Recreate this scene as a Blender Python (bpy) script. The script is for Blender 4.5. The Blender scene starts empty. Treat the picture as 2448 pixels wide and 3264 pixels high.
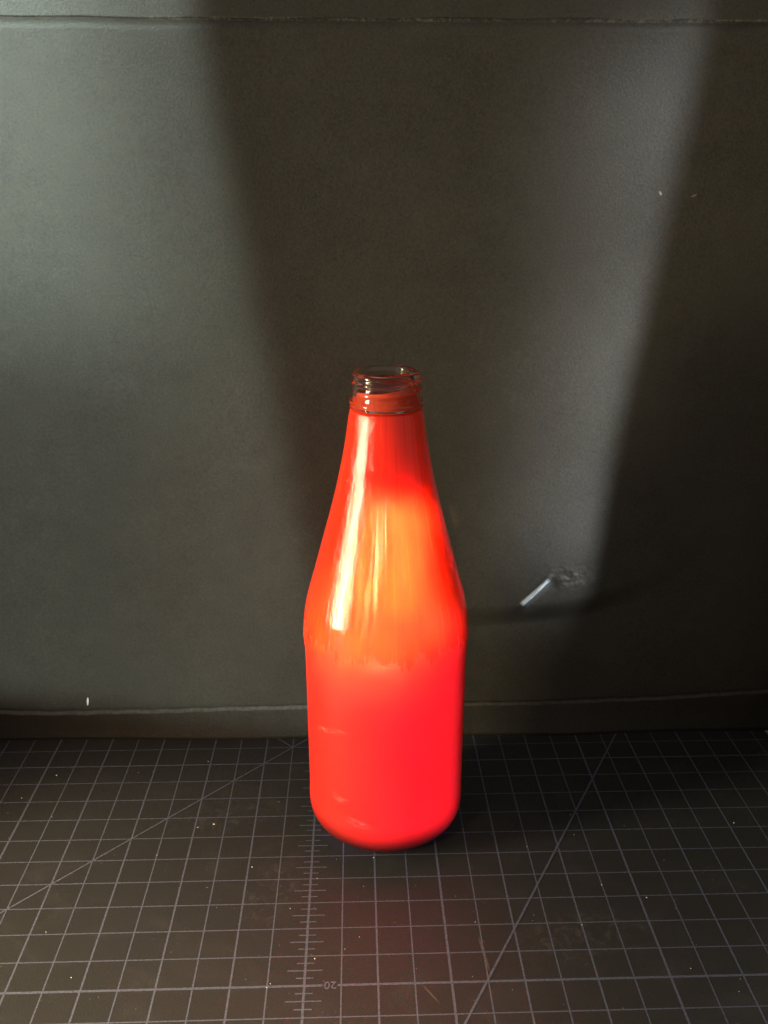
import bpy, bmesh, math, random
from mathutils import Vector, Matrix, noise as nz3

U = 0.0127                      # one small square of the mat is half an inch; all lengths below are in squares
S = bpy.context.scene
C = S.collection
def V3(x, y, z): return Vector((x, y, z)) * U

# ------------------------------------------------------------------ camera
cam_d = bpy.data.cameras.new('camera')
cam = bpy.data.objects.new('camera', cam_d); C.objects.link(cam); S.camera = cam
F, PITCH, ROLL, YAW = 2898.03, 0.350926, 0.00135920, 0.0313612
cy_, sy_, cp_, sp_ = math.cos(YAW), math.sin(YAW), math.cos(PITCH), math.sin(PITCH)
fwd = Vector((sy_*cp_, cy_*cp_, -sp_)); rgt = Vector((cy_, -sy_, 0)); upv = rgt.cross(fwd)
cr_, sr_ = math.cos(ROLL), math.sin(ROLL)
r2 = rgt*cr_ + upv*sr_; u2 = upv*cr_ - rgt*sr_
M = Matrix(((r2.x, u2.x, -fwd.x), (r2.y, u2.y, -fwd.y), (r2.z, u2.z, -fwd.z))).to_4x4()
M.translation = V3(1.55209, -18.7119, 20.4630)
cam.matrix_world = M
cam_d.sensor_fit = 'VERTICAL'; cam_d.sensor_height = 24.0
cam_d.lens = 24.0 * F / 3264.0
cam_d.clip_start = 0.01; cam_d.clip_end = 50
cam_d.dof.use_dof = False

# ------------------------------------------------------------------ world (dim warm room around the black backdrop)
W = bpy.data.worlds.new('World'); S.world = W; W.use_nodes = True
bg = W.node_tree.nodes['Background']
bg.inputs['Color'].default_value = (1.0, 0.90, 0.77, 1)
bg.inputs['Strength'].default_value = 0.32

S.view_settings.view_transform = 'Standard'; S.view_settings.look = 'None'
S.view_settings.exposure = 0; S.view_settings.gamma = 1
S.view_settings.use_curve_mapping = False
S.render.engine = 'CYCLES'
S.cycles.use_denoising = True
S.cycles.max_bounces = 16; S.cycles.transmission_bounces = 12; S.cycles.diffuse_bounces = 5; S.cycles.glossy_bounces = 6
S.cycles.caustics_reflective = True; S.cycles.caustics_refractive = True
S.cycles.sample_clamp_indirect = 6

# ------------------------------------------------------------------ lamps
def area(name, loc, target, sx, sy, radiance, color, spread=180, roll=0):
    d = bpy.data.lights.new(name, 'AREA'); d.shape = 'RECTANGLE'
    d.size = sx*U; d.size_y = sy*U; d.color = color
    d.energy = radiance * math.pi * (sx*U) * (sy*U)
    d.spread = math.radians(spread)
    o = bpy.data.objects.new(name, d); C.objects.link(o)
    dirv = (V3(*target) - V3(*loc)).normalized()
    q = dirv.to_track_quat('-Z', 'Y').to_matrix().to_4x4()
    o.matrix_world = Matrix.Translation(V3(*loc)) @ q @ Matrix.Rotation(math.radians(roll), 4, 'Z')
    return o
# window to the left, level with the bottle
area('window_lamp', (-39, -9.2, 11), (2.4, -18, 11), 9.0, 18, 50, (1.0, 0.84, 0.52), 105)
# daylight falling on the left half of the backdrop, with a soft slanting edge
area('left_daylight', (-30, -14, 41), (-12.6, 11.6, 24.8), 16, 39.5, 1.3, (0.84, 1.0, 0.91), 2.5, 8.8)
area('left_daylight_upper', (-30, -14, 46), (-14.8, 11.6, 29), 14, 22, 2.0, (0.80, 1.0, 0.90), 9, 9)
# daylight falling on the right half of the backdrop
area('right_daylight', (46, -26, 36), (11.4, 11.6, 15.6), 4.6, 17, 1.4, (0.88, 0.96, 1.0), 6.5, -5)
area('right_daylight_low', (46, -26, 36), (11.0, 11.6, 12.0), 3.4, 8.5, 1.7, (0.88, 0.95, 1.0), 6.0, -5)
# warm sunbeam on the shoulder and cone of the bottle
area('sunbeam', (-4, -37, 27.5), (2.30, 5.0, 10.5), 1.95, 2.9, 20, (1.0, 0.62, 0.30), 1.7, -6)
area('sunbeam_low', (-6, -37, 27.5), (1.6, 4.6, 8.2), 2.7, 2.6, 16, (1.0, 0.62, 0.30), 4.0, -3)
area('sunbeam_right', (-4, -37, 27.5), (3.25, 4.9, 9.9), 0.9, 4.0, 8, (1.0, 0.62, 0.30), 1.8, 13)
# added pink fill on the lower body, in place of light scattering through it
area('body_fill', (17, -30, 23), (3.05, 4.7, 4.7), 3.7, 7.2, 2.0, (1.0, 0.30, 1.0), 1.6, 0)
# added lamp back left, to put a pale edge band in the glass
area('edge_band_lamp', (-38, 24.5, 7), (2.4, 6.75, 9), 13, 13, 2.2, (1.0, 0.92, 0.88))
# daylight grazing the near left part of the mat
area('mat_daylight', (-30, -36, 26), (-7.5, -4.2, 0), 20, 10, 4.4, (1.0, 0.70, 0.38), 11)

# ------------------------------------------------------------------ node helpers
def mat(name):
    m = bpy.data.materials.new(name); m.use_nodes = True
    nt = m.node_tree; b = nt.nodes['Principled BSDF']
    return m, nt, b
class N:
    def __init__(s, nt): s.nt = nt
    def new(s, t, **k):
        n = s.nt.nodes.new(t)
        for a, v in k.items(): setattr(n, a, v)
        return n
    def link(s, a, b): s.nt.links.new(a, b)
    def val(s, sock, v):
        if isinstance(v, bpy.types.NodeSocket): s.link(v, sock)
        else: sock.default_value = v
    def math(s, op, a, b=0.0, c=0.0, clamp=False):
        n = s.new('ShaderNodeMath', operation=op); n.use_clamp = clamp
        s.val(n.inputs[0], a); s.val(n.inputs[1], b); s.val(n.inputs[2], c)
        return n.outputs[0]
    def mix(s, f, a, b):
        n = s.new('ShaderNodeMix', data_type='RGBA')
        s.val(n.inputs[0], f); s.val(n.inputs[6], a); s.val(n.inputs[7], b)
        return n.outputs[2]
    def noise(s, vec, scale, detail=3, rough=0.5, dist=0.0):
        n = s.new('ShaderNodeTexNoise'); s.link(vec, n.inputs['Vector'])
        n.inputs['Scale'].default_value = scale; n.inputs['Detail'].default_value = detail
        n.inputs['Roughness'].default_value = rough; n.inputs['Distortion'].default_value = dist
        return n.outputs['Fac']
    def ramp(s, f, lo, hi):
        n = s.new('ShaderNodeMapRange', interpolation_type='SMOOTHSTEP')
        s.val(n.inputs[0], f); n.inputs[1].default_value = lo; n.inputs[2].default_value = hi
        return n.outputs[0]
    def scale(s, vec, sc):
        n = s.new('ShaderNodeMapping'); s.link(vec, n.inputs[0]); n.inputs['Scale'].default_value = sc
        return n.outputs[0]
    def blob(s, x, y, cx, cy, rx, ry, ang=0.0):
        # soft elliptical patch 0..1 around (cx, cy)
        ca, sa = math.cos(ang), math.sin(ang)
        dx = s.math('SUBTRACT', x, cx); dy = s.math('SUBTRACT', y, cy)
        a = s.math('DIVIDE', s.math('ADD', s.math('MULTIPLY', dx, ca), s.math('MULTIPLY', dy, sa)), rx)
        b = s.math('DIVIDE', s.math('SUBTRACT', s.math('MULTIPLY', dy, ca), s.math('MULTIPLY', dx, sa)), ry)
        d = s.math('ADD', s.math('MULTIPLY', a, a), s.math('MULTIPLY', b, b))
        return s.math('SUBTRACT', 1.0, s.ramp(d, 0.0, 1.0))

def squares(n):
    """object coordinates in mat squares"""
    t = n.new('ShaderNodeTexCoord')
    v = n.scale(t.outputs['Object'], (1/U, 1/U, 1/U))
    sp = n.new('ShaderNodeSeparateXYZ'); n.link(v, sp.inputs[0])
    return v, sp.outputs[0], sp.outputs[1], sp.outputs[2]
def bump(n, b, h, strength, dist):
    bp = n.new('ShaderNodeBump'); n.link(h, bp.inputs['Height'])
    bp.inputs['Strength'].default_value = strength; bp.inputs['Distance'].default_value = dist
    n.link(bp.outputs[0], b.inputs['Normal'])
    return bp

# ------------------------------------------------------------------ mesh helpers
def link_mesh(name, verts, faces, m, parent=None, smooth=True, uvs=None):
    me = bpy.data.meshes.new(name)
    me.from_pydata([tuple(Vector(v)*U) for v in verts], [], faces); me.update()
    me.materials.append(m)
    if smooth: me.polygons.foreach_set('use_smooth', [True]*len(me.polygons))
    if uvs:
        l = me.uv_layers.new(name='UVMap')
        for p in me.polygons:
            for li, vi in zip(p.loop_indices, p.vertices): l.data[li].uv = uvs[vi]
    o = bpy.data.objects.new(name, me); C.objects.link(o)
    if parent: o.parent = parent
    return o
def empty(name, loc=(0,0,0)):
    o = bpy.data.objects.new(name, None); C.objects.link(o); o.location = V3(*loc); o.empty_display_size = 0.01
    return o
def box(vs, fs, x0, x1, y0, y1, z0, z1):
    k = len(vs)
    vs += [(x0,y0,z0),(x1,y0,z0),(x1,y1,z0),(x0,y1,z0),(x0,y0,z1),(x1,y0,z1),(x1,y1,z1),(x0,y1,z1)]
    fs += [tuple(k+i for i in f) for f in ((3,2,1,0),(4,5,6,7),(0,1,5,4),(1,2,6,5),(2,3,7,6),(3,0,4,7))]

# ------------------------------------------------------------------ materials
# matt black paper board
def paper(name, col, seed=0.0, marks=False):
    m, nt, b = mat(name); n = N(nt); v, x, y, z = squares(n)
    fine = n.noise(v, 13, 4, 0.8); mid = n.noise(v, 1.3, 3, 0.55); big = n.noise(v, 0.22, 3, 0.5)
    f = n.math('MULTIPLY', n.math('ADD', fine, -0.5), 2.3)
    f = n.math('ADD', f, n.math('MULTIPLY', n.math('ADD', mid, -0.5), 0.5))
    f = n.math('ADD', f, n.math('MULTIPLY', n.math('ADD', big, -0.5), 0.9))
    k = n.math('ADD', f, 0.5, clamp=True)
    c = n.mix(k, tuple(a*0.55 for a in col)+(1,), tuple(a*1.5 for a in col)+(1,))
    tint = n.noise(v, 9, 2, 0.6)
    c = n.mix(n.ramp(tint, 0.45, 0.75), c, (col[0]*1.25, col[1]*1.0, col[2]*0.8, 1))
    if marks:
        # scuffed, whitened paper along the torn crease and round the dent
        wear = n.noise(v, 9, 4, 0.7)
        ang = math.atan2(1.02, 0.98); ca, sa = math.cos(ang), math.sin(ang)
        dx = n.math('SUBTRACT', x, 8.06); dz = n.math('SUBTRACT', z, 6.22)
        al = n.math('ADD', n.math('MULTIPLY', dx, ca), n.math('MULTIPLY', dz, sa))
        ac = n.math('SUBTRACT', n.math('MULTIPLY', dz, ca), n.math('MULTIPLY', dx, sa))
        ac = n.math('ADD', ac, n.math('MULTIPLY', n.math('SUBTRACT', wear, 0.5), 0.05))
        along = n.math('SUBTRACT', 1.0, n.ramp(n.math('ABSOLUTE', al), 0.56, 0.74))
        cr = n.math('MULTIPLY', along, n.math('SUBTRACT', 1.0, n.ramp(n.math('ABSOLUTE', ac), 0.05, 0.125)))
        cr = n.math('MULTIPLY', cr, n.math('ADD', 0.55, n.math('MULTIPLY', wear, 0.7)), clamp=True)
        skirt = n.math('MULTIPLY', along, n.math('MULTIPLY', n.ramp(ac, -0.42, -0.05), n.math('LESS_THAN', ac, 0.0)))
        c = n.mix(n.math('MULTIPLY', skirt, 0.28), c, (0.42, 0.46, 0.52, 1))
        sc = n.blob(x, z, 8.35, 6.1, 0.9, 0.42, 0.85)
        sc2 = n.blob(x, z, 9.75, 6.65, 1.0, 0.40, 0.32)
        s_ = n.math('MULTIPLY', n.math('MAXIMUM', n.math('MULTIPLY', sc, 0.8), sc2), n.ramp(wear, 0.35, 0.75))
        c = n.mix(n.math('MULTIPLY', s_, 0.09), c, (0.42, 0.42, 0.46, 1))
        c = n.mix(cr, c, (0.80, 0.90, 0.96, 1))
        nick = n.blob(x, z, -8.80, 1.72, 0.05, 0.24, -0.12)
        c = n.mix(n.ramp(nick, 0.25, 0.7), c, (0.75, 0.8, 0.9, 1))
        hk = n.math('MAXIMUM', n.blob(x, z, 11.32, 20.05, 0.05, 0.10, 0.5), n.math('MULTIPLY', n.blob(x, z, 12.4, 19.98, 0.16, 0.05, 0.4), 0.5))
        c = n.mix(n.math('MULTIPLY', n.ramp(hk, 0.2, 0.8), 0.5), c, (0.45, 0.42, 0.35, 1))
        # worn crease near the top
        band = n.blob(x, z, 3.0, 24.94, 60.0, 0.07, 0.0)
        wn = n.math('MULTIPLY', n.ramp(n.noise(v, 7, 4, 0.8), 0.40, 0.72), n.ramp(n.noise(n.scale(v, (0.3, 1, 1)), 1.1, 2, 0.5), 0.38, 0.62))
        c = n.mix(n.math('MULTIPLY', n.math('MULTIPLY', band, wn), 0.30), c, (0.5, 0.47, 0.40, 1))
    rub = n.math('MULTIPLY', n.ramp(n.noise(n.scale(v, (0.5, 1, 1.1)), 1.4, 6, 0.72, 1.4), 0.60, 0.85), 0.05)
    c = n.mix(rub, c, (0.30, 0.30, 0.28, 1))
    n.link(c, b.inputs['Base Color'])
    b.inputs['Roughness'].default_value = 0.5; b.inputs['Specular IOR Level'].default_value = 0.4
    bump(n, b, fine, 0.35, 0.0006)
    return m
M_board = paper('black_board', (0.036, 0.0345, 0.0295), marks=True)
M_flap = paper('black_flap', (0.032, 0.030, 0.027))

# worn brown-grey paper edge
M_edge, nt, b = mat('worn_edge'); n = N(nt); v, x, y, z = squares(n)
n.link(n.mix(n.ramp(n.noise(v, 6, 4, 0.7), 0.3, 0.7), (0.03, 0.026, 0.022, 1), (0.065, 0.056, 0.047, 1)), b.inputs['Base Color'])
b.inputs['Roughness'].default_value = 0.8

# mat rubber
M_mat, nt, b = mat('mat_vinyl'); n = N(nt); v, x, y, z = squares(n)
fine = n.noise(v, 22, 4, 0.75)
smudge = n.noise(n.scale(v, (1, 1.3, 1)), 0.55, 5, 0.65, 0.6)
c = n.mix(fine, (0.009, 0.010, 0.0115, 1), (0.040, 0.041, 0.045, 1))
sm = n.math('MAXIMUM', n.blob(x, y, 7.8, 1.5, 2.2, 1.2, 0.3), n.blob(x, y, 9.0, 2.0, 1.2, .7, -0.4))
sm = n.math('MAXIMUM', sm, n.blob(x, y, -1.2, 3.6, 1.0, 2.0, -0.25))
sm = n.math('MAXIMUM', sm, n.blob(x, y, -3.0, 7.2, 2.6, 1.2, 0.3))
streak = n.math('MULTIPLY', n.math('MULTIPLY', sm, n.ramp(n.noise(v, 2.6, 5, 0.75, 0.8), 0.45, 0.75)), 0.10)
streak = n.math('ADD', streak, n.math('MULTIPLY', n.ramp(smudge, 0.5, 0.85), 0.035))
c = n.mix(streak, c, (0.32, 0.33, 0.34, 1))
vo = n.new('ShaderNodeTexVoronoi'); n.link(v, vo.inputs['Vector']); vo.inputs['Scale'].default_value = 5.5
rnd = n.new('ShaderNodeSeparateColor'); n.link(vo.outputs['Color'], rnd.inputs[0])
speck = n.math('MULTIPLY', n.math('LESS_THAN', vo.outputs['Distance'], 0.07), n.math('GREATER_THAN', rnd.outputs[0], 0.72))
c = n.mix(n.math('MULTIPLY', speck, n.math('MULTIPLY', rnd.outputs[1], 0.45)), c, (0.45, 0.42, 0.4, 1))
# long faint scratches
scr = n.math('MAXIMUM', n.blob(x, y, 5.0, 0.95, 0.05, 0.75, 0.12), n.math('MULTIPLY', n.blob(x, y, 3.4, -0.35, 0.03, 0.45, 0.6), 1.0))
c = n.mix(n.math('MULTIPLY', scr, 0.18), c, (0.38, 0.30, 0.22, 1))
n.link(c, b.inputs['Base Color'])
n.link(n.math('ADD', 0.42, n.math('MULTIPLY', n.math('SUBTRACT', smudge, 0.5), 0.25)), b.inputs['Roughness'])
b.inputs['Specular IOR Level'].default_value = 0.4
bump(n, b, fine, 0.5, 0.0004)

# printed lines
M_ink, nt, b = mat('printed_ink'); n = N(nt); v, x, y, z = squares(n)
n.link(n.mix(n.ramp(n.noise(v, 14, 4, 0.8), 0.3, 0.6), (0.038, 0.048, 0.080, 1), (0.090, 0.102, 0.155, 1)), b.inputs['Base Color'])
b.inputs['Roughness'].default_value = 0.5

M_dust, nt, b = mat('lint'); b.inputs['Base Color'].default_value = (0.75, 0.72, 0.66, 1); b.inputs['Roughness'].default_value = 0.8
n = N(nt); v, x, y, z = squares(n); n.link(n.mix(n.noise(v, 8), (0.6, 0.57, 0.5, 1), (0.9, 0.88, 0.84, 1)), b.inputs['Base Color'])

M_table, nt, b = mat('dark_table'); n = N(nt); v, x, y, z = squares(n)
n.link(n.mix(n.noise(n.scale(v, (0.3, 3, 1)), 1.0, 5, 0.6), (0.03, 0.022, 0.016, 1), (0.07, 0.05, 0.035, 1)), b.inputs['Base Color'])
b.inputs['Roughness'].default_value = 0.5

# clear glass
M_glass, nt, b = mat('clear_glass'); n = N(nt); v, x, y, z = squares(n)
b.inputs['Base Color'].default_value = (0.84, 0.82, 0.78, 1)
b.inputs['Transmission Weight'].default_value = 1.0; b.inputs['IOR'].default_value = 1.5
b.inputs['Roughness'].default_value = 0.09
bump(n, b, n.noise(v, 1.6, 2, 0.5), 0.25, 0.0012)

# glass body with the red coat on its inside: deep red under a clear gloss
M_red, nt, b = mat('red_coated_glass'); n = N(nt)
uv = n.new('ShaderNodeUVMap'); uv.uv_map = 'UVMap'
sp = n.new('ShaderNodeSeparateXYZ'); n.link(uv.outputs[0], sp.inputs[0])
th, hz = sp.outputs[0], sp.outputs[1]                         # angle (radians) and height (squares)
def uvn(sx, sy, scale, detail, rough, dist=0.0): return n.noise(n.scale(uv.outputs[0], (sx, sy, 1)), scale, detail, rough, dist)
streaks = uvn(9.0, 0.10, 1.0, 5, 0.68)                         # long vertical runs
streaks2 = uvn(17.0, 0.22, 1.0, 4, 0.75)
jag = uvn(7.0, 0.6, 1.0, 5, 0.75)
edge_h = n.math('ADD', 7.45, n.math('MULTIPLY', n.math('SUBTRACT', jag, 0.5), 2.0))
above = n.ramp(n.math('SUBTRACT', hz, edge_h), -0.34, 0.36)     # 1 on the smooth upper part
cloud = uvn(1.3, 0.5, 1.0, 4, 0.6)
c = n.mix(cloud, (0.64, 0.011, 0.0085, 1), (0.74, 0.019, 0.010, 1))
c = n.mix(n.ramp(hz, 6.0, 8.2), c, (0.85, 0.026, 0.007, 1))
lines = n.ramp(streaks2, 0.54, 0.68)
c = n.mix(n.math('MULTIPLY', n.math('MULTIPLY', lines, above), 0.8), c, (0.92, 0.060, 0.012, 1))
dark = n.ramp(streaks, 0.50, 0.70)
c = n.mix(n.math('MULTIPLY', n.math('MULTIPLY', dark, above), 0.7), c, (0.70, 0.012, 0.006, 1))
# scuffs and dull marks on the lower body
PI = math.pi
th0 = -PI/2
def scuff(a, h, ra, rh, ang): return n.blob(th, hz, a, h, ra, rh, ang)
hair = n.ramp(n.noise(n.new('ShaderNodeMapping').outputs[0], 1.0) if False else n.noise(n.scale(uv.outputs[0], (8.0, 14.0, 1)), 1.0, 5, 0.8, 0.6), 0.46, 0.74)
sc = scuff(-2.33, 4.75, 0.10, 0.42, -0.9)
for a in ((-2.20, 2.45, 0.20, 0.16, -0.9), (-1.95, 1.72, 0.24, 0.16, -0.8), (-1.6, 7.35, 0.25, 0.13, 0.1)):
    sc = n.math('MAXIMUM', sc, scuff(*a))
scm = n.math('MULTIPLY', sc, hair)
c = n.mix(n.math('MULTIPLY', scm, 0.8), c, (0.85, 0.24, 0.18, 1))
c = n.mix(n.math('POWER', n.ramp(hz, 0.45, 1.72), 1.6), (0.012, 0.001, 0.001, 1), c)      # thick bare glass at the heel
n.link(c, b.inputs['Base Color'])
b.inputs['Roughness'].default_value = 0.55
b.inputs['Specular IOR Level'].default_value = 0.0
b.inputs['Subsurface Weight'].default_value = 0.85
b.inputs['Subsurface Radius'].default_value = (1.0, 0.12, 0.05)
b.inputs['Subsurface Scale'].default_value = 2.3*U
b.inputs['Coat Weight'].default_value = 1.0; b.inputs['Coat IOR'].default_value = 1.5
rr = n.mix(above, (0.44,)*3+(1,), (0.025,)*3+(1,))
lanes = n.ramp(uvn(24.0, 0.16, 1.0, 3, 0.7), 0.50, 0.60)
rrv = n.math('ADD', n.math('ADD', rr, n.math('MULTIPLY', scm, 0.25)), n.math('MULTIPLY', n.math('MULTIPLY', lanes, above), 0.22))
n.link(rrv, b.inputs['Coat Roughness'])
hgt = n.math('ADD', n.math('MULTIPLY', streaks2, 0.30), n.math('MULTIPLY', streaks, 0.85))
hgt = n.math('MULTIPLY', hgt, above)
bp = n.new('ShaderNodeBump'); n.link(hgt, bp.inputs['Height']); bp.inputs['Strength'].default_value = 0.7; bp.inputs['Distance'].default_value = 0.00042
n.link(bp.outputs[0], b.inputs['Coat Normal'])

# bare red coat seen inside the clear neck
M_coat, nt, b = mat('red_inner_coat'); n = N(nt); v, x, y, z = squares(n)
n.link(n.mix(n.noise(n.scale(v, (6, 6, 0.5)), 1.0, 4, 0.6), (0.85, 0.045, 0.002, 1), (0.9, 0.075, 0.004, 1)), b.inputs['Base Color'])
b.inputs['Roughness'].default_value = 0.5

# ------------------------------------------------------------------ table and mat
vs, fs = [], []; box(vs, fs, -60, 60, -40, 40, -1.5, -0.13)
tb = link_mesh('table_top', vs, fs, M_table, smooth=False); tb['kind'] = 'structure'

MX0, MX1, MY0, MY1 = -17.3, 17.6, -9.5, 13.2
cm = empty('cutting_mat', (0, 0, -0.12))
cm['label'] = 'black self-healing cutting mat printed with grey half-inch squares, ruler ticks and the number 20'
cm['category'] = 'cutting mat'
OFF = cm.location.copy()
def local(o):                       # keep world coordinates in mesh data simple: shift child back by the parent's place
    o.location = -OFF
bm = bmesh.new()
bmesh.ops.create_cube(bm, size=1.0)
for v_ in bm.verts:
    v_.co = V3(MX0 + (v_.co.x+.5)*(MX1-MX0), MY0 + (v_.co.y+.5)*(MY1-MY0), -0.12 + (v_.co.z+.5)*0.12)
bmesh.ops.bevel(bm, geom=[e for e in bm.edges], offset=0.02*U, segments=2, affect='EDGES')
me = bpy.data.meshes.new('mat_sheet'); bm.to_mesh(me); bm.free(); me.materials.append(M_mat)
sheet = bpy.data.objects.new('mat_sheet', me); C.objects.link(sheet); sheet.parent = cm; local(sheet)

# printed lines: flat ink just above the sheet, layered a hair apart so no two overlap in one plane
gv, gf = [], []
def quad(p0, p1, w, z):
    d = Vector((p1[0]-p0[0], p1[1]-p0[1])); d.normalize(); nx, ny = -d.y*w/2, d.x*w/2
    k = len(gv)
    gv.extend([(p0[0]-nx, p0[1]-ny, z), (p1[0]-nx, p1[1]-ny, z), (p1[0]+nx, p1[1]+ny, z), (p0[0]+nx, p0[1]+ny, z)])
    gf.append((k, k+1, k+2, k+3))
for i in range(-17, 18):
    w = 0.07 if i in (-10, 0, 4, 10, 20) else (0.055 if i % 2 == 0 else 0.042)
    quad((i, MY0+.3), (i, MY1-.3), w, 0.003)
for j in range(-9, 13):
    w = 0.075 if j in (0,) else (0.055 if j == 10 else 0.038)
    if j == 0:
        quad((-17, 0), (0.50, 0), w, 0.005); quad((0.90, 0), (17.4, 0), w, 0.005)
    else: quad((-17, j), (17.4, j), w, 0.005)
for q in range(-36, 52):
    y0 = q/4.0
    if q % 4 == 0: continue
    h = 0.485 if q % 2 == 0 else 0.24
    quad((-h, y0), (h, y0), 0.04, 0.007)
quad((-21+4, -16+11+0), (-0.45, 11.55), 0.055, 0.009)
quad((-1, 11), (-1.9, 11.9), 0.055, 0.0095)
t60 = math.sqrt(3)
quad((5-9/t60+.2, 0.07-9+.35), (5+12.5/t60, 0.07+12.5), 0.065, 0.011)
gl = link_mesh('printed_grid', gv, gf, M_ink, cm, smooth=False); local(gl)
# figure 20, printed to be read from the far side
cu = bpy.data.curves.new('figures', 'FONT'); cu.body = '20'; cu.size = 0.36*U; cu.align_x = 'CENTER'; cu.align_y = 'CENTER'
cu.offset = 0.006*U
tmp = bpy.data.objects.new('tmp', cu); C.objects.link(tmp)
dg = bpy.context.evaluated_depsgraph_get(); dg.update()
me = bpy.data.meshes.new_from_object(tmp.evaluated_get(dg)); bpy.data.objects.remove(tmp)
xs = [v_.co.x for v_ in me.vertices]; ys = [v_.co.y for v_ in me.vertices]
mx, my = (min(xs)+max(xs))/2, (min(ys)+max(ys))/2; sx_, sy_2 = 0.345*U/(max(xs)-min(xs)), 0.245*U/(max(ys)-min(ys))
for v_ in me.vertices: v_.co = Vector((-(v_.co.x-mx)*sx_ + 0.705*U, -(v_.co.y-my)*sy_2 - 0.0*U, 0.006*U))
me.materials.clear(); me.materials.append(M_ink)
fig = bpy.data.objects.new('printed_number', me); C.objects.link(fig); fig.parent = cm; local(fig)

# ------------------------------------------------------------------ lint and crumbs on the mat
random.seed(4)
dv, df = [], []
def crumb(x, y, r, z=0.0, el=1.0):
    k = len(dv); a = random.random()*6.28
    pts = []
    for i in range(6):
        t = a + i*PI/3; rr_ = r*(0.7+0.6*random.random())
        dx, dy = math.cos(t)*rr_*el, math.sin(t)*rr_
        pts.append((x+dx*math.cos(a)-dy*math.sin(a), y+dx*math.sin(a)+dy*math.cos(a), z+0.012))
    dv.extend(pts); dv.append((x, y, z+0.012+r*0.8)); dv.append((x, y, z+0.002))
    for i in range(6):
        df.append((k+i, k+(i+1) % 6, k+6)); df.append((k+(i+1) % 6, k+i, k+7))
for x_, y_, r_ in [(0.25,0.9,.036),(-6.36,0.46,.03),(10.64,0.26,.022),(-1.88,4.57,.03),(10.22,2.91,.03),(8.99,3.48,.024),(0.2,4.01,.024),(-0.92,0.09,.02),(1.5,1.64,.022),(1.08,1.21,.018),(-9.51,9.51,.04),(-10.33,8.24,.026),(-4.11,10.2,.03),(10.96,2.45,.016),(11.67,-0.54,.018),(-0.56,2.78,.02),(-3.38,6.65,.045),(1.64,3.63,.018),(-3.9,6.5,.03),(-1.0,-.03,.026),(8.0,1.9,.02),(-5.0,5.2,.02),(5.6,-.3,.012),(14.2,6.2,.03),(4.9,2.1,.02),(1.98,4.88,.03)]:
    crumb(x_, y_, r_*0.65)
for i in range(34):
    crumb(random.uniform(-11, 14), random.uniform(-1.8, 10.8), random.choice([.007, .009, .012]))
lint = link_mesh('lint_specks', dv, df, M_dust, smooth=False); lint['kind'] = 'stuff'
lint['label'] = 'tiny pale lint specks scattered over the black cutting mat'

# ------------------------------------------------------------------ backdrop
def sstep(a, b, x):
    t = max(0.0, min(1.0, (x-a)/(b-a))); return t*t*(3-2*t)
def foot_y(x):                     # slight waviness of the sheet where it meets the mat
    return 11.62 + 0.035*max(0, -x-3)**1.15*0.5 + 0.04*math.sin(x*0.55) - 0.18*math.exp(-((x-10)/1.6)**2)*0.5
def lip_z(x):
    return 1.36 + 0.012*math.sin(x*1.3) + (0.006*max(0, -9.5-x)**1.5)*6*0.6 + 0.0022*max(0, x-3)**2 + 0.02*math.sin(x*0.37+1)
def top_z(x): return 24.97 + 0.035*math.sin(x*0.31) + 0.015*math.sin(x*1.7)
def arc_z(x):                      # lower edge of the dent on the right
    return 5.45 + 0.013*max(0, x-4.5)**2 + 0.004*max(0, x-7.5)**3
def main_y(x, z):
    y = 11.75 + 0.10*math.sin(x*0.16+1.0) + 0.05*math.sin(z*0.25)
    m = math.exp(-((x-8.2)/3.1)**2)
    a = arc_z(x)
    # the sheet bellies forward down to the arc and turns back sharply below it
    y -= 0.42*m*(sstep(a+6.0, a+0.1, z) if z > a else 1.0)*sstep(a-0.9, a+0.12, z)
    # sharp fold running up to the right
    px, pz = x-7.58, z-5.71; L = math.hypot(0.92, 1.0); ux, uz = 0.92/L, 1.0/L
    s = px*ux+pz*uz
    d = px*uz-pz*ux + 0.012*nz3.noise(Vector((s*3, 0, 0)))
    if -0.3 < s < L+0.3:
        k = sstep(-0.3, 0.15, s)*(1-sstep(L-0.1, L+0.3, s))
        y -= 0.15*k*math.exp(-(d/0.10)**2)
        y += 0.10*k*math.exp(-((d-0.3)/0.28)**2)
    # crumpled patch beside it
    c = math.exp(-((x-9.4)/1.0)**2-((z-6.75)/0.45)**2)
    if c > 0.01: y += 0.045*c*nz3.noise(Vector((x*3.1, z*5.3, 0))) + 0.02*c*nz3.noise(Vector((x*8, z*11, 3)))
    return y
bd = empty('backdrop_board', (2.5, 11.8, 0))
bd['label'] = 'black creased cardboard backdrop standing upright behind the bottle, with a pale torn crease at right'
bd['category'] = 'backdrop'
BO = bd.location.copy()
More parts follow.
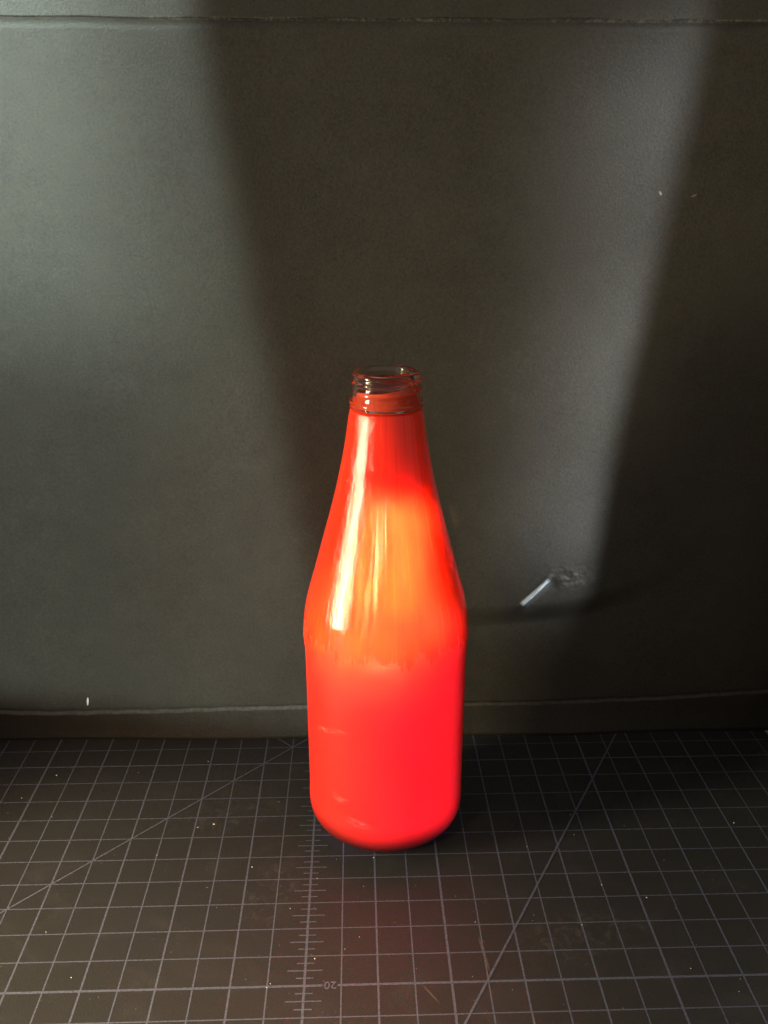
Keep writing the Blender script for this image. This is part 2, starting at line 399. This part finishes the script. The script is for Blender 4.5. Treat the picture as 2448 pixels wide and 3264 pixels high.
def strip(name, xs, zs_fn, y_fn, m, thick=0.16):
    """a folded sheet panel: front face following y_fn, with real thickness behind"""
    nx = len(xs); rows = zs_fn(xs[0]); nz = len(rows)
    vs, fs = [], []
    for x in xs:
        for z in zs_fn(x): vs.append((x, y_fn(x, z), z))
    for x in xs:
        for z in zs_fn(x): vs.append((x, y_fn(x, z)+thick, z))
    o2 = nx*nz
    for i in range(nx-1):
        for j in range(nz-1):
            a = i*nz+j
            fs.append((a, a+nz, a+nz+1, a+1)); fs.append((o2+a, o2+a+1, o2+a+nz+1, o2+a+nz))
    for i in range(nx-1):
        a = i*nz; fs.append((a, o2+a, o2+a+nz, a+nz))
        a = i*nz+nz-1; fs.append((a, a+nz, o2+a+nz, o2+a))
    for j in range(nz-1):
        a = j; fs.append((a, a+1, o2+a+1, o2+a))
        a = (nx-1)*nz+j; fs.append((a, o2+a, o2+a+1, a+1))
    o = link_mesh(name, vs, fs, m, bd); o.location = -BO
    return o
X0, X1 = -13.7, 18.3
def lin(a, b, k): return [a+(b-a)*i/(k-1) for i in range(k)]
xs_main = sorted(set([round(v_, 4) for v_ in lin(X0, X1, 120)] + [round(v_, 4) for v_ in lin(5.0, 11.5, 190)]))
def zs_main(x):
    z0, z1 = lip_z(x)-0.35, top_z(x)
    f = [z0+(4.4-z0)*i/14 for i in range(14)] + lin(4.4, 8.4, 120) + [8.4+(z1-8.4)*i/50 for i in range(1, 51)]
    return f
strip('main_panel', xs_main, zs_main, main_y, M_board)
def flap_y(x, z):
    t = z/lip_z(x)
    y = foot_y(x)*(1-t) + (main_y(x, lip_z(x))-0.17)*t + 0.03*math.sin(PI*t)
    if t > 0.97: y += 0.03*(t-0.97)/0.03
    return y
def zs_flap(x):
    l = lip_z(x); return [0.006] + [l*t for t in (0.1, .25, .4, .55, .7, .85, .93)] + [l-0.02, l]
strip('bottom_flap', lin(X0, X1, 160), zs_flap, flap_y, M_flap, 0.15)
# the worn fold along the flap's top edge
vs, fs = [], []; xs = lin(X0, X1, 400)
for i, x_ in enumerate(xs):
    l = lip_z(x_) + 0.012*math.sin(x_*5.1) + 0.02*math.exp(-((x_+8.8)/.25)**2)*-1; y0 = main_y(x_, lip_z(x_))-0.17; w_ = 0.05 if x_ < 3 else 0.05-0.02*min(1, (x_-3)/3)
    for k in range(7):
        t = PI*k/6
        vs.append((x_, y0+0.075-0.105*math.cos(t), l-0.03+w_*1.7*math.sin(t) - (0.05 if k in (0,) else 0)))
    if i:
        a = (i-1)*7
        for k in range(6): fs.append((a+k, a+7+k, a+8+k, a+k+1))
o = link_mesh('folded_edge', vs, fs, M_edge, bd); o.location = -BO
def top_y(x, z):
    zt = top_z(x); return main_y(x, zt) - 0.001 + 0.10*(z-zt)
strip('top_flap', lin(X0, X1, 90), lambda x: [top_z(x)+0.02+d for d in (-.022, .03, .2, 1, 2.5, 4)], top_y, M_board)

# two added boards outside the picture, blocking lamp light from parts of the backdrop
def flag_board(x_foot, x_head, y_near, z_head, sgn, flare=(0, 0)):
    vs, fs = [], []
    ny, nz = 24, 40
    for side in (0, 0.16*sgn):
        for i in range(ny+1):
            for k in range(nz+1):
                t = k/nz; y = y_near+(11.55-y_near)*i/ny; fl = (1-i/ny)
                vs.append((x_foot+(x_head-x_foot)*t+side+fl*(flare[0]+(flare[1]-flare[0])*t)+0.05*math.sin(y*0.7+t*3), y, 0.01+(z_head-0.01)*t))
    o2 = (ny+1)*(nz+1)
    for i in range(ny):
        for k in range(nz):
            a_ = i*(nz+1)+k
            fs.append((a_, a_+1, a_+nz+2, a_+nz+1)); fs.append((o2+a_, o2+a_+nz+1, o2+a_+nz+2, o2+a_+1))
    for i in range(ny):
        for a_ in (i*(nz+1), i*(nz+1)+nz): fs.append((a_, a_+nz+1, o2+a_+nz+1, o2+a_))
    for k in range(nz):
        for a_ in (k, ny*(nz+1)+k): fs.append((a_, a_+1, o2+a_+1, o2+a_))
    o = link_mesh('side_flag', vs, fs, M_flap, bd, smooth=False); o.location = -BO
flag_board(-13.75, -13.75, 3.0, 17.5, -1, (-5.0, -5.0))
flag_board(18.35, 18.35, 4.0, 42.0, 1, (-2.55, 2.5))

# ------------------------------------------------------------------ bottle
BX, BY = 2.416, 6.75
bt = empty('glass_bottle', (BX, BY, 0))
bt['label'] = 'open glass sauce bottle coated glowing red inside, with clear threaded neck, on the cutting mat'
bt['category'] = 'bottle'
def catmull(pts, n=8):
    out = []
    P_ = [pts[0]] + pts + [pts[-1]]
    for i in range(1, len(P_)-2):
        p0, p1, p2, p3 = P_[i-1], P_[i], P_[i+1], P_[i+2]
        for k in range(n):
            t = k/n
            out.append(tuple(0.5*((2*p1[a]) + (-p0[a]+p2[a])*t + (2*p0[a]-5*p1[a]+4*p2[a]-p3[a])*t*t + (-p0[a]+3*p1[a]-3*p2[a]+p3[a])*t**3) for a in (0, 1)))
    out.append(pts[-1]); return out
def lathe(name, prof, m, seg=192, rfn=None, parent=bt, closed=False):
    vs, fs, uvs = [], [], []
    npf = len(prof)
    for i in range(seg+1):
        a = -PI + PI*0.5 + 2*PI*i/seg           # seam at the back
        a2 = a
        for j, (r, z) in enumerate(prof):
            rr_ = rfn(r, z, a, j) if rfn else r
            vs.append((rr_*math.cos(a2), rr_*math.sin(a2), z)); uvs.append((a - 2*PI if a > PI/2+1e-6 else a, z))
    for i in range(seg):
        for j in range(npf-1 if not closed else npf):
            j2 = (j+1) % npf
            a, b_ = i*npf+j, (i+1)*npf+j; c_, d_ = (i+1)*npf+j2, i*npf+j2
            fs.append((a, b_, c_, d_))
    o = link_mesh(name, vs, fs, m, parent, uvs=uvs)
    bm = bmesh.new(); bm.from_mesh(o.data)
    bmesh.ops.remove_doubles(bm, verts=bm.verts, dist=1e-7); bmesh.ops.recalc_face_normals(bm, faces=bm.faces)
    bm.to_mesh(o.data); bm.free(); o.data.update()
    return o
outer = [(1.60, 0.03), (1.72, 0.05), (1.87, 0.16), (2.05, 0.33), (2.29, 0.57), (2.44, 0.80), (2.515, 1.05), (2.53, 1.35), (2.518, 1.62), (2.515, 1.9), (2.517, 3.0), (2.520, 4.5), (2.524, 6.0),
         (2.530, 6.6), (2.545, 6.85), (2.566, 7.05), (2.575, 7.3), (2.565, 7.55), (2.535, 7.85), (2.47, 8.25), (2.36, 8.70), (2.135, 9.5), (1.917, 10.3), (1.697, 11.1), (1.494, 11.9), (1.340, 12.6), (1.222, 13.2), (1.145, 13.7), (1.085, 14.10), (1.045, 14.30)]
body_prof = [(0.001, 0.16), (0.9, 0.14), (1.35, 0.08), (1.50, 0.02)] + catmull(outer, 6) + [(0.95, 14.335), (0.845, 14.34)]
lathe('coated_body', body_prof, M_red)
# the red lining carried on up inside the clear neck, ending in an uneven line below the mouth
def lin_r(r, z, a, j): return r
vs, fs = [], []
SEG = 160
for i in range(SEG+1):
    a = 2*PI*i/SEG
    ztop = 14.98 + 0.13*math.cos(a-0.2) + 0.12*nz3.noise(Vector((math.cos(a)*2.2, math.sin(a)*2.2, 1))) + 0.05*nz3.noise(Vector((math.cos(a)*7, math.sin(a)*7, 5))) + 0.05*math.cos(a-0.4)
    for j in range(10):
        z = 14.375 + (ztop-14.375)*j/9
        vs.append((0.875*math.cos(a), 0.875*math.sin(a), z))
    for j in range(10):
        z = ztop - (ztop-14.38)*j/9
        vs.append((0.86*math.cos(a), 0.86*math.sin(a), z))
for i in range(SEG):
    for j in range(19):
        p_ = i*20+j; fs.append((p_, p_+20, p_+21, p_+1))
link_mesh('red_lining', vs, fs, M_coat, bt)
# floor of red inside the neck, a little way down
# clear threaded finish: one glass shell
neck_out = [(0.86, 14.36), (1.00, 14.355), (1.045, 14.37), (1.055, 14.40), (1.03, 14.435), (1.02, 14.45), (1.05, 14.465), (1.066, 14.485), (1.066, 14.55), (1.04, 14.575), (0.975, 14.60)]
zz = 14.60
while zz < 15.22: zz += 0.0125; neck_out.append((0.962, zz))
neck_out += [(0.965, 15.24), (0.975, 15.27), (0.972, 15.31), (0.95, 15.35), (0.91, 15.375), (0.87, 15.378), (0.835, 15.36), (0.818, 15.32), (0.815, 15.2)]
neck_prof = neck_out + [(0.818, 14.9), (0.825, 14.6), (0.83, 14.40)]
def thread(r, z, a, j):
    if r < 0.955 or not (14.60 < z < 15.25): return r
    h = 0.0
    # the ridge climbs one turn and a half, fading in and out
    for k in (-1, 0, 1, 2):
        turn = (a+PI)/(2*PI) + k
        zc = 14.78 + 0.27*turn
        fade = sstep(0.0, 0.12, turn)*(1-sstep(1.55, 1.7, turn))
        h = max(h, 0.055*fade*math.exp(-((z-zc)/0.066)**4))
    return r + h
lathe('clear_neck', neck_prof, M_glass, 256, thread, closed=True)
